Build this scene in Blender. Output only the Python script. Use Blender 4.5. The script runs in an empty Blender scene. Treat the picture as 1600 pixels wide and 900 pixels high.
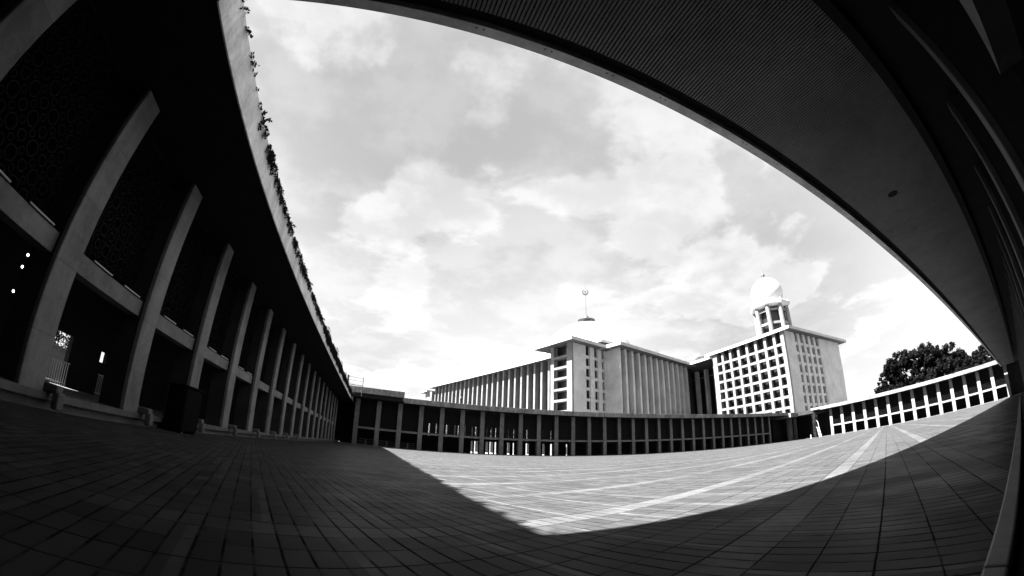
import bpy, bmesh, math, random
from mathutils import Matrix, Vector, noise

random.seed(7)
S = bpy.context.scene
COL = S.collection
R_ = math.radians

# ------------------------------------------------------------------ camera (fisheye lens)
cam = bpy.data.cameras.new('camera')
co = bpy.data.objects.new('camera', cam)
COL.objects.link(co)
cam.type = 'PANO'
cam.panorama_type = 'FISHEYE_LENS_POLYNOMIAL'
cam.sensor_fit = 'HORIZONTAL'
cam.sensor_width = 36.0
cam.sensor_height = 20.25
cam.fisheye_fov = R_(340)
cam.fisheye_polynomial_k0 = 0.0
cam.fisheye_polynomial_k1 = -0.07409818410849464
cam.fisheye_polynomial_k2 = -7.224464501114758e-06
cam.fisheye_polynomial_k3 = 1.9076055657747483e-05
cam.fisheye_polynomial_k4 = -2.684103010903774e-07
cam.shift_y = 0.0386
cam.clip_start = 0.02
cam.clip_end = 6000
co.matrix_world = Matrix(((0.939776, -0.149215, -0.307499, 4.624275),
                          (-0.340411, -0.327869, -0.881262, -3.876108),
                          (0.030678, 0.932865, -0.358918, 0.706797),
                          (0, 0, 0, 1)))
S.camera = co

# ------------------------------------------------------------------ view, world, sun
S.view_settings.view_transform = 'Standard'
S.view_settings.look = 'None'
S.view_settings.gamma = 1.0
S.view_settings.use_curve_mapping = False
S.view_settings.exposure = 3.5
S.cycles.max_bounces = 6
S.cycles.diffuse_bounces = 3
S.cycles.glossy_bounces = 3
S.cycles.use_denoising = True
S.render.engine = 'CYCLES'

SUN = Vector((-0.715, 0.110, 1.0)).normalized()
elev = math.asin(SUN.z)
rot = math.atan2(SUN.x, SUN.y)

W = bpy.data.worlds.new('World')
S.world = W
W.use_nodes = True
nt = W.node_tree
nt.nodes.clear()


class NB:
    """small node helper"""
    def __init__(self, tree):
        self.t = tree

    def n(self, kind, **kw):
        nd = self.t.nodes.new(kind)
        for k, v in kw.items():
            setattr(nd, k, v)
        return nd

    def put(self, sock, v):
        if isinstance(v, bpy.types.NodeSocket):
            self.t.links.new(v, sock)
        elif v is not None:
            if isinstance(v, (tuple, list)) and len(v) == 3 and sock.type == 'RGBA':
                v = (*v, 1)
            sock.default_value = v

    def m(self, op, a, b=None, c=None, clamp=False):
        nd = self.n('ShaderNodeMath', operation=op, use_clamp=clamp)
        for i, v in enumerate((a, b, c)):
            if v is not None:
                self.put(nd.inputs[i], v)
        return nd.outputs[0]

    def vm(self, op, a, b=None, scale=None):
        nd = self.n('ShaderNodeVectorMath', operation=op)
        self.put(nd.inputs[0], a)
        if b is not None:
            self.put(nd.inputs[1], b)
        if scale is not None:
            self.put(nd.inputs['Scale'], scale)
        return nd.outputs['Value'] if op in ('DOT_PRODUCT', 'LENGTH', 'DISTANCE') else nd.outputs[0]

    def noise(self, vec, scale, detail=4, rough=0.5, dist=0.0):
        nd = self.n('ShaderNodeTexNoise')
        self.put(nd.inputs['Vector'], vec)
        nd.inputs['Scale'].default_value = scale
        nd.inputs['Detail'].default_value = detail
        nd.inputs['Roughness'].default_value = rough
        nd.inputs['Distortion'].default_value = dist
        return nd.outputs[0]

    def rng(self, v, a, b, c, d, smooth=False):
        nd = self.n('ShaderNodeMapRange')
        nd.clamp = True
        if smooth:
            nd.interpolation_type = 'SMOOTHSTEP'
        self.put(nd.inputs[0], v)
        for i, x in enumerate((a, b, c, d)):
            self.put(nd.inputs[i + 1], x)
        return nd.outputs[0]

    def sep(self, v):
        nd = self.n('ShaderNodeSeparateXYZ')
        self.put(nd.inputs[0], v)
        return nd.outputs

    def comb(self, x, y, z=0.0):
        nd = self.n('ShaderNodeCombineXYZ')
        for i, v in enumerate((x, y, z)):
            self.put(nd.inputs[i], v)
        return nd.outputs[0]

    def grey(self, v):
        nd = self.n('ShaderNodeCombineColor')
        for i in range(3):
            self.put(nd.inputs[i], v)
        return nd.outputs[0]


b = NB(nt)
sky = b.n('ShaderNodeTexSky')
sky.sky_type = 'NISHITA'
sky.sun_disc = False
sky.sun_elevation = elev
sky.sun_rotation = rot
bw = b.n('ShaderNodeRGBToBW')
nt.links.new(sky.outputs[0], bw.inputs[0])
tc = b.n('ShaderNodeTexCoord')
D = b.vm('NORMALIZE', tc.outputs['Generated'])
dx, dy, dz = b.sep(D)
h = b.m('ADD', b.m('MAXIMUM', dz, 0.0), 0.16)
P = b.comb(b.m('DIVIDE', dx, h), b.m('DIVIDE', dy, h), 0.0)
n1 = b.noise(b.vm('ADD', P, (3.1, 0.7, 0.0)), 1.5, 10, 0.55, 0.12)
n2 = b.noise(b.vm('ADD', P, (8.4, 5.2, 2.0)), 3.6, 10, 0.58, 0.1)
puff = b.rng(n1, 0.485, 0.545, 0.0, 1.0, True)
fine = b.rng(n2, 0.40, 0.62, 0.0, 1.0, True)
# where the thick dark undersides and the bright banks of cloud lie in this sky
def lump(d, k, amp):
    v = Vector(d).normalized()
    warp = b.vm('ADD', D, b.vm('SCALE', b.comb(b.m('SUBTRACT', n1, 0.5), b.m('SUBTRACT', n2, 0.5), 0.0), None, 0.5))
    dd = b.vm('DOT_PRODUCT', b.vm('NORMALIZE', warp), tuple(v))
    return b.m('MULTIPLY', b.m('EXPONENT', b.m('MULTIPLY', b.m('SUBTRACT', dd, 1.0), k)), amp)
dark = None
for d, k, a in (((0.05, 0.70, 0.71), 30, 0.50), ((-0.33, 0.56, 0.76), 30, 0.36), ((0.25, 0.52, 0.81), 26, 0.22),
                ((-0.10, 0.55, 0.83), 30, 0.22), ((0.46, 0.58, 0.68), 24, 0.16), ((-0.06, 0.98, 0.20), 90, 0.14),
                ((0.62, 0.42, 0.60), 30, 0.14), ((0.02, 0.80, 0.58), 60, 0.12), ((-0.20, 0.78, 0.56), 60, 0.10),
                ((0.80, 0.47, 0.37), 45, 0.50)):
    g = lump(d, k, a)
    dark = g if dark is None else b.m('ADD', dark, g)
low = b.rng(dz, 0.15, 0.75, 0.075, 0.0)
base = b.m('ADD', b.m('ADD', 0.895, low), b.m('MULTIPLY', puff, 0.10))
tex = b.m('ADD', b.m('MULTIPLY', b.m('SUBTRACT', fine, 0.5), 0.08), 0.0)
veil = b.m('SUBTRACT', 1.0, b.m('ADD', b.m('MULTIPLY', puff, 0.62), b.m('MULTIPLY', fine, 0.30)))
dk = b.m('MULTIPLY', dark, b.m('ADD', 0.30, b.m('MULTIPLY', veil, 1.10)))
dk = b.m('MULTIPLY', b.m('SUBTRACT', 1.0, b.m('EXPONENT', b.m('MULTIPLY', dk, -3.2))), 0.36)
cloud = b.m('SUBTRACT', b.m('ADD', base, tex), dk)
cloud = b.m('MULTIPLY', cloud, 0.90)
val = b.m('ADD', b.m('MULTIPLY', bw.outputs[0], 0.025), b.m('MULTIPLY', cloud, 0.95))
bg = b.n('ShaderNodeBackground')
nt.links.new(b.grey(val), bg.inputs[0])
bg.inputs[1].default_value = 0.10
wo = b.n('ShaderNodeOutputWorld')
nt.links.new(bg.outputs[0], wo.inputs[0])

sl = bpy.data.lights.new('sun', 'SUN')
sl.energy = 5.0
sl.angle = R_(0.53)
sl.color = (1.0, 1.0, 1.0)
so = bpy.data.objects.new('sun', sl)
COL.objects.link(so)
so.rotation_euler = SUN.to_track_quat('Z', 'Y').to_euler()

# ------------------------------------------------------------------ materials
def newmat(name):
    m = bpy.data.materials.new(name)
    m.use_nodes = True
    return m, NB(m.node_tree), m.node_tree.nodes['Principled BSDF']


def concrete(name, lo, hi, scale=0.6, streak=0.0, rough=0.8, bump=0.15, spec=0.3, panel=None, grime=0.0, metal=0.0):
    m, q, pb = newmat(name)
    pos = q.n('ShaderNodeNewGeometry').outputs['Position']
    a = q.noise(pos, scale, 6, 0.62, 0.4)
    c = q.noise(pos, scale * 9, 5, 0.6)
    v = q.m('ADD', q.m('MULTIPLY', q.rng(a, 0.3, 0.7, 0, 1), 0.72), q.m('MULTIPLY', q.rng(c, 0.3, 0.7, 0, 1), 0.28))
    if streak:
        x, y, z = q.sep(pos)
        sv = q.comb(q.m('MULTIPLY', x, 2.6), q.m('MULTIPLY', y, 2.6), q.m('MULTIPLY', z, 0.22))
        s = q.rng(q.noise(sv, 1.0, 5, 0.6), 0.42, 0.68, 0, 1)
        v = q.m('SUBTRACT', v, q.m('MULTIPLY', s, streak))
    if panel:
        x, y, z = q.sep(pos)
        cell = q.m('FLOOR', q.m('DIVIDE', z, panel))
        wn = q.n('ShaderNodeTexWhiteNoise', noise_dimensions='2D')
        q.put(wn.inputs['Vector'], q.comb(cell, q.m('FLOOR', q.m('DIVIDE', q.m('ADD', x, y), 4.0)), 0))
        v = q.m('ADD', v, q.m('MULTIPLY', q.m('SUBTRACT', wn.outputs[0], 0.5), 0.22))
        fr = q.m('FRACT', q.m('DIVIDE', z, panel))
        jn = q.m('LESS_THAN', fr, 0.012)
        v = q.m('SUBTRACT', v, q.m('MULTIPLY', jn, 0.5))
    if grime:
        g = q.rng(q.noise(pos, scale * 2.2, 7, 0.7, 1.2), 0.52, 0.72, 0, 1)
        v = q.m('SUBTRACT', v, q.m('MULTIPLY', g, grime))
    col = q.rng(v, 0.0, 1.0, lo, hi)
    q.put(pb.inputs['Base Color'], q.grey(col))
    pb.inputs['Roughness'].default_value = rough
    pb.inputs['Specular IOR Level'].default_value = spec
    pb.inputs['Metallic'].default_value = metal
    if bump:
        bp = q.n('ShaderNodeBump')
        bp.inputs['Strength'].default_value = bump
        bp.inputs['Distance'].default_value = 0.02
        q.put(bp.inputs['Height'], q.noise(pos, 14, 6, 0.65))
        q.put(pb.inputs['Normal'], bp.outputs[0])
    return m


M = {}
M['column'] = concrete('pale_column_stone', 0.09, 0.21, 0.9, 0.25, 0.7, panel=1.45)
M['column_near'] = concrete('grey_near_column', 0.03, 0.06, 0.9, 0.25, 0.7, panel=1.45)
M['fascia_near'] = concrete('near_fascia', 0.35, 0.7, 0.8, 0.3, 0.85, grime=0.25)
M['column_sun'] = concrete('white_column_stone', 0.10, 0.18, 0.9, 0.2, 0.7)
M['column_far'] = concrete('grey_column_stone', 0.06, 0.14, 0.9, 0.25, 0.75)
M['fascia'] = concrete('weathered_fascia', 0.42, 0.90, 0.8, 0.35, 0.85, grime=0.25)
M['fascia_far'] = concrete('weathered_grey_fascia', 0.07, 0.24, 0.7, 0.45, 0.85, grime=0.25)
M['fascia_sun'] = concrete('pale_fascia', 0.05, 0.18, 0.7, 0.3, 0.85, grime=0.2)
M['roof'] = concrete('roof_screed', 0.10, 0.2, 0.3, 0.0, 0.9, grime=0.3)
M['side_shade'] = concrete('column_side_shade', 0.012, 0.03, 0.9, 0.2, 0.6, spec=0.2)  # column sides coloured near black to stand for their shade
M['dark'] = concrete('dark_interior', 0.006, 0.014, 0.8, 0.0, 0.9, spec=0.1)  # shade inside the galleries put into this near-black colour
M['dark_soffit'] = concrete('shade_dark_ceiling', 0.006, 0.014, 1.2, 0.0, 0.85, spec=0.08)  # ceiling colour carries the deep shade beneath the canopies
M['slat'] = concrete('grey_soffit_slat', 0.05, 0.13, 0.35, 0.0, 0.55, spec=0.3)
M['marble'] = concrete('marble_cladding', 0.22, 0.40, 0.16, 0.14, 0.6, 0.05, grime=0.15)
M['marble_sunlit'] = concrete('sunlit_marble_frame', 0.07, 0.14, 0.3, 0.12, 0.6, 0.05)  # darker copy of the marble, tuned for pieces in full sun
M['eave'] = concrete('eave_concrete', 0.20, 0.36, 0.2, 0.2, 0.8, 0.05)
M['soffit'] = concrete('eave_underside_shade', 0.03, 0.07, 0.3, 0.0, 0.8, 0.0)  # eave concrete coloured dark, painting in the shade under the edge
M['dark_roof'] = concrete('darkened_roof', 0.008, 0.03, 0.6, 0.2, 0.9)  # roof coloured dark so its sun-facing edge reads as shaded
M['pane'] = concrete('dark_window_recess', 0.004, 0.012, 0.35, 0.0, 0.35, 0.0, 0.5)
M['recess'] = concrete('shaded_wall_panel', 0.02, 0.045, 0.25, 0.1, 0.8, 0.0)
M['dome'] = concrete('white_dome_tile', 0.30, 0.36, 0.1, 0.0, 0.35, 0.0, 0.5)
M['steel'] = concrete('steel', 0.35, 0.5, 2.0, 0.0, 0.35, 0.0, 0.5, metal=0.8)
M['darkmetal'] = concrete('dark_metal', 0.02, 0.05, 2.0, 0.0, 0.5, 0.0, 0.4)
M['ring'] = concrete('ring_metal', 0.004, 0.011, 2.0, 0.0, 0.6, 0.0, 0.1)
M['kerb'] = concrete('kerb_stone', 0.07, 0.16, 2.0, 0.0, 0.6, grime=0.3)
M['plinth'] = concrete('plinth_stone', 0.05, 0.12, 2.0, 0.0, 0.6, grime=0.3)
M['white'] = concrete('white_paint', 0.4, 0.5, 2.0, 0.0, 0.5, 0.0)
M['ground'] = concrete('outer_ground', 0.08, 0.16, 0.05, 0.0, 0.9, 0.0)
M['cloth_dark'] = concrete('dark_cloth', 0.0025, 0.006, 3.0, 0.0, 0.95, 0.1, 0.05)
M['cloth_black'] = concrete('black_cloth', 0.003, 0.006, 3.0, 0.0, 0.95, 0.0, 0.02)
M['bark'] = concrete('bark', 0.04, 0.09, 2.0, 0.3, 0.9)


def leafmat(name, lo, hi):
    m, q, pb = newmat(name)
    g = q.n('ShaderNodeNewGeometry')
    isl = q.rng(g.outputs['Random Per Island'], 0, 1, lo, hi)
    n = q.rng(q.noise(g.outputs['Position'], 0.35, 4), 0.35, 0.65, 0.6, 1.3)
    q.put(pb.inputs['Base Color'], q.grey(q.m('MULTIPLY', isl, n)))
    pb.inputs['Roughness'].default_value = 0.75
    pb.inputs['Specular IOR Level'].default_value = 0.05
    return m


M['leaf'] = leafmat('leaf', 0.001, 0.0035)
M['vine'] = leafmat('vine_leaf', 0.004, 0.016)

# tiled plaza floor: tiles laid on the skew of the prayer lines
def floormat():
    m, q, pb = newmat('plaza_tile')
    A = R_(17.4)
    pos = q.n('ShaderNodeNewGeometry').outputs['Position']
    x, y, z = q.sep(pos)
    u = q.m('ADD', q.m('MULTIPLY', x, math.cos(A)), q.m('MULTIPLY', y, math.sin(A)))
    v = q.m('SUBTRACT', q.m('MULTIPLY', y, math.cos(A)), q.m('MULTIPLY', x, math.sin(A)))
    TU, TV = 0.1655, 0.3385
    uu = q.m('DIVIDE', u, TU)
    vv = q.m('DIVIDE', q.m('ADD', v, 1.955 + 60 * TV), TV)
    iu, iv = q.m('FLOOR', uu), q.m('FLOOR', vv)
    fu, fv = q.m('FRACT', uu), q.m('FRACT', vv)
    wn = q.n('ShaderNodeTexWhiteNoise', noise_dimensions='2D')
    q.put(wn.inputs['Vector'], q.comb(iu, iv))
    tile = wn.outputs[0]
    # joint lines, unevenly filled
    big = q.noise(pos, 0.55, 3)
    jn = q.noise(pos, 2.3, 4, 0.6)
    wob = q.m('MULTIPLY', q.m('SUBTRACT', q.noise(pos, 7.0, 3), 0.5), 0.03)
    eu = q.m('SUBTRACT', 0.5, q.m('ABSOLUTE', q.m('SUBTRACT', q.m('ADD', fu, wob), 0.5)))
    ev = q.m('SUBTRACT', 0.5, q.m('ABSOLUTE', q.m('SUBTRACT', q.m('ADD', fv, wob), 0.5)))
    ju = q.rng(eu, 0.030, 0.075, 1.0, 0.0)
    jv = q.rng(ev, 0.008, 0.024, 1.0, 0.0)
    wide = q.m('LESS_THAN', q.m('ABSOLUTE', q.m('SUBTRACT', q.m('FRACT', q.m('DIVIDE', iv, 3.0)), 0.0)), 0.1)
    jv2 = q.m('MULTIPLY', q.m('MULTIPLY', q.rng(ev, 0.018, 0.034, 1.0, 0.0), wide), q.m('LESS_THAN', fv, 0.5))
    joint = q.m('MAXIMUM', q.m('MAXIMUM', q.m('MULTIPLY', ju, q.rng(jn, 0.40, 0.58, 0.25, 1.0)), q.m('MULTIPLY', jv, q.rng(q.noise(pos, 1.7, 4), 0.4, 0.55, 0.35, 1.0))), jv2)
    # white prayer lines: one tile row in six, and thin lines across
    six = q.m('FRACT', q.m('DIVIDE', q.m('ADD', iv, 1.5), 6.0))
    strip = q.m('LESS_THAN', six, 0.1666)
    band = q.m('FLOOR', q.m('DIVIDE', q.m('ADD', iv, 1.0), 6.0))
    off = q.m('MULTIPLY', q.m('FRACT', q.m('DIVIDE', band, 2.0)), 1.0)
    cu = q.m('FRACT', q.m('ADD', q.m('DIVIDE', q.m('SUBTRACT', u, 6.43 - 0.035), 1.0), off))
    cross = q.m('LESS_THAN', cu, 0.07)
    crossw = q.m('MULTIPLY', cross, q.rng(q.noise(pos, 0.8, 3), 0.40, 0.47, 0.25, 1.25))
    worn = q.m('MULTIPLY', q.rng(q.noise(pos, 3.0, 7, 0.7), 0.35, 0.62, 0.35, 1.0), q.rng(x, 2.0, 5.6, 0.15, 1.0))  # wear, plus line colour dimmed towards the left to deepen the shade there
    fade = q.rng(q.noise(pos, 0.16, 3, 0.5), 0.40, 0.58, 0.35, 1.0)
    line = q.m('MULTIPLY', q.m('MAXIMUM', q.m('MULTIPLY', strip, fade), crossw), worn)
    stain = q.noise(pos, 0.35, 7, 0.62, 0.7)
    stain2 = q.noise(q.comb(q.m('MULTIPLY', u, 0.25), v), 1.2, 6, 0.6)
    c = q.m('ADD', 0.034, q.m('MULTIPLY', q.m('SUBTRACT', tile, 0.5), 0.014))
    c = q.m('MULTIPLY', c, q.rng(stain, 0.3, 0.7, 0.84, 1.16))
    c = q.m('MULTIPLY', c, q.rng(stain2, 0.3, 0.7, 0.94, 1.06))
    c = q.m('ADD', c, q.m('MULTIPLY', line, 0.036))
    c = q.m('MULTIPLY', c, q.rng(q.noise(pos, 60, 3), 0.3, 0.7, 0.9, 1.1))
    spots = q.rng(q.noise(pos, 5.5, 3, 0.5), 0.70, 0.76, 1.0, 0.55)
    c = q.m('MULTIPLY', c, spots)
    c = q.m('MULTIPLY', c, q.m('SUBTRACT', 1.0, q.m('MULTIPLY', joint, 0.86)))
    edge = q.m('MULTIPLY', q.rng(q.m('MINIMUM', eu, q.m('MULTIPLY', ev, 2.0)), 0.0, 0.22, 1.0, 0.0), q.rng(q.noise(pos, 9.0, 5, 0.7), 0.45, 0.7, 0.0, 0.45))
    c = q.m('MULTIPLY', c, q.m('SUBTRACT', 1.0, edge))
    q.put(pb.inputs['Base Color'], q.grey(c))
    r = q.m('ADD', q.rng(q.noise(pos, 1.1, 5), 0.3, 0.7, 0.28, 0.46), q.m('MULTIPLY', tile, 0.08))
    r = q.m('ADD', r, q.m('MULTIPLY', joint, 0.4))
    q.put(pb.inputs['Roughness'], r)
    pb.inputs['Specular IOR Level'].default_value = 0.007
    # bump: sunk joints and slightly tilted, dished tiles
    wn2 = q.n('ShaderNodeTexWhiteNoise', noise_dimensions='2D')
    q.put(wn2.inputs['Vector'], q.comb(q.m('ADD', iu, 31.0), iv))
    tilt = q.m('MULTIPLY', q.m('MULTIPLY', q.m('SUBTRACT', wn2.outputs[0], 0.5), fu), 0.35)
    hgt = q.m('ADD', q.m('SUBTRACT', tilt, q.m('MULTIPLY', joint, 0.8)), q.m('MULTIPLY', q.noise(pos, 22, 4), 0.10))
    bp = q.n('ShaderNodeBump')
    bp.inputs['Strength'].default_value = 0.5
    bp.inputs['Distance'].default_value = 0.006
    q.put(bp.inputs['Height'], hgt)
    q.put(pb.inputs['Normal'], bp.outputs[0])
    return m


M['floor'] = floormat()

# ------------------------------------------------------------------ mesh helpers
class MB:
    def __init__(self):
        self.v, self.f, self.sm = [], [], []

    def box(self, x0, x1, y0, y1, z0, z1):
        i = len(self.v)
        for z in (z0, z1):
            self.v += [(x0, y0, z), (x1, y0, z), (x1, y1, z), (x0, y1, z)]
        self.f += [(i, i + 3, i + 2, i + 1), (i + 4, i + 5, i + 6, i + 7), (i, i + 1, i + 5, i + 4),
                   (i + 1, i + 2, i + 6, i + 5), (i + 2, i + 3, i + 7, i + 6), (i + 3, i, i + 4, i + 7)]
        return self

    def chamfer(self, x0, x1, y0, y1, z0, z1, c):
        """vertical post with chamfered corners"""
        pts = [(x0 + c, y0), (x1 - c, y0), (x1, y0 + c), (x1, y1 - c), (x1 - c, y1), (x0 + c, y1), (x0, y1 - c), (x0, y0 + c)]
        i = len(self.v)
        for z in (z0, z1):
            self.v += [(a, b_, z) for a, b_ in pts]
        n = 8
        for k in range(n):
            self.f.append((i + k, i + (k + 1) % n, i + n + (k + 1) % n, i + n + k))
        self.f.append(tuple(i + k for k in reversed(range(n))))
        self.f.append(tuple(i + n + k for k in range(n)))
        return self

    def tube(self, p0, p1, r0, r1=None, n=8, cap=True):
        r1 = r0 if r1 is None else r1
        p0, p1 = Vector(p0), Vector(p1)
        d = (p1 - p0).normalized()
        a = d.orthogonal().normalized()
        c = d.cross(a)
        i = len(self.v)
        for p, r in ((p0, r0), (p1, r1)):
            for k in range(n):
                t = 2 * math.pi * k / n
                self.v.append(tuple(p + (a * math.cos(t) + c * math.sin(t)) * r))
        for k in range(n):
            self.f.append((i + k, i + (k + 1) % n, i + n + (k + 1) % n, i + n + k))
        if cap:
            self.f.append(tuple(i + k for k in reversed(range(n))))
            self.f.append(tuple(i + n + k for k in range(n)))
        return self

    def path(self, pts, rad, n=8):
        for k in range(len(pts) - 1):
            r = rad if not isinstance(rad, (list, tuple)) else rad[k]
            r2 = rad if not isinstance(rad, (list, tuple)) else rad[k + 1]
            self.tube(pts[k], pts[k + 1], r, r2, n)
        return self

    def lathe(self, prof, n=32, cx=0, cy=0, a0=0.0):
        i = len(self.v)
        for r, z in prof:
            for k in range(n):
                t = a0 + 2 * math.pi * k / n
                self.v.append((cx + r * math.cos(t), cy + r * math.sin(t), z))
        for j in range(len(prof) - 1):
            for k in range(n):
                a = i + j * n + k
                b_ = i + j * n + (k + 1) % n
                self.f.append((a, b_, b_ + n, a + n))
        self.f.append(tuple(i + k for k in reversed(range(n))))
        self.f.append(tuple(i + (len(prof) - 1) * n + k for k in range(n)))
        return self

    def torus(self, c, R, r, n=14, m=4):
        """ring lying in the x-z plane"""
        i = len(self.v)
        for k in range(n):
            t = 2 * math.pi * k / n
            for j in range(m):
                s = 2 * math.pi * (j + .5) / m
                rr = R + r * math.cos(s)
                self.v.append((c[0] + rr * math.cos(t), c[1] + r * 2.2 * math.sin(s), c[2] + rr * math.sin(t)))
        for k in range(n):
            for j in range(m):
                a = i + k * m + j
                a2 = i + k * m + (j + 1) % m
                b_ = i + ((k + 1) % n) * m + j
                b2 = i + ((k + 1) % n) * m + (j + 1) % m
                self.f.append((a, b_, b2, a2))
        return self

    def quad(self, a, b_, c, d):
        i = len(self.v)
        self.v += [tuple(a), tuple(b_), tuple(c), tuple(d)]
        self.f.append((i, i + 1, i + 2, i + 3))
        return self

    def mesh(self, name, mat, smooth=False):
        me = bpy.data.meshes.new(name)
        me.from_pydata(self.v, [], self.f)
        me.materials.append(mat)
        if smooth:
            me.polygons.foreach_set('use_smooth', [True] * len(me.polygons))
        me.update()
        return me

    def build(self, name, mat, parent=None, smooth=False, fix=False):
        me = self.mesh(name, mat, smooth)
        if fix:
            bm = bmesh.new()
            bm.from_mesh(me)
            bmesh.ops.recalc_face_normals(bm, faces=bm.faces)
            bm.to_mesh(me)
            bm.free()
        return link(name, me, parent)


def link(name, me, parent=None, loc=None, rz=None):
    o = bpy.data.objects.new(name, me)
    COL.objects.link(o)
    if parent:
        o.parent = parent
    if loc:
        o.location = loc
    if rz is not None:
        o.rotation_euler = (0, 0, rz)
    return o


def thing(name, label, cat, loc=(0, 0, 0), rz=0.0, group=None):
    o = bpy.data.objects.new(name, None)
    COL.objects.link(o)
    o.location = loc
    o.rotation_euler = (0, 0, rz)
    o.empty_display_size = 0.2
    return tag(o, label, cat, group)


def tag(o, label, cat, group=None):
    o['label'] = label
    o['category'] = cat
    if group:
        o['group'] = group
    return o


def bev(o, w=0.02, seg=2):
    md = o.modifiers.new('bevel', 'BEVEL')
    md.width = w
    md.segments = seg
    md.limit_method = 'ANGLE'
    return o


# ------------------------------------------------------------------ ground
g = MB()
g.quad((-2500, -2500, -0.06), (2500, -2500, -0.06), (2500, 2500, -0.06), (-2500, 2500, -0.06))
o = g.build('ground', M['ground'])
o['kind'] = 'structure'
g = MB()
g.quad((-2.58, -5.0, 0.0), (131.3, -5.0, 0.0), (131.3, 69.3, 0.0), (-2.58, 69.3, 0.0))
o = g.build('courtyard_floor', M['floor'])
o['kind'] = 'structure'

# ------------------------------------------------------------------ galleries
# local frame of a gallery: x along the front, y pointing away from the courtyard, z up;
# y = 0 is the front face of the columns.
RING = None
def ring_mesh(w, h, tk=0.014):
    mb = MB()
    p = 0.40
    nx, nz = int(w / p), int(h / p)
    ox, oz = (w - nx * p) / 2 - w / 2, (h - nz * p) / 2
    for i in range(nx):
        for j in range(nz):
            big = 0.155 if (i + j) % 2 == 0 else 0.115
            mb.torus((ox + (i + .5) * p, 0, oz + (j + .5) * p), big, tk, 12, 4)
    for i in range(nx + 1):
        for j in range(nz + 1):
            mb.torus((ox + i * p, 0, oz + j * p), 0.075, tk * 0.86, 8, 4)
    mb.box(-w / 2, w / 2, -0.03, 0.03, 0, 0.05).box(-w / 2, w / 2, -0.03, 0.03, h - 0.05, h)
    mb.box(-w / 2, -w / 2 + 0.05, -0.03, 0.03, 0.05, h - 0.05).box(w / 2 - 0.05, w / 2, -0.03, 0.03, 0.05, h - 0.05)
    return mb.mesh('ring_screen', M['ring'])


RING = ring_mesh(3.2, 4.0)
RING_THICK = ring_mesh(3.2, 4.0, 0.042)

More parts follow.
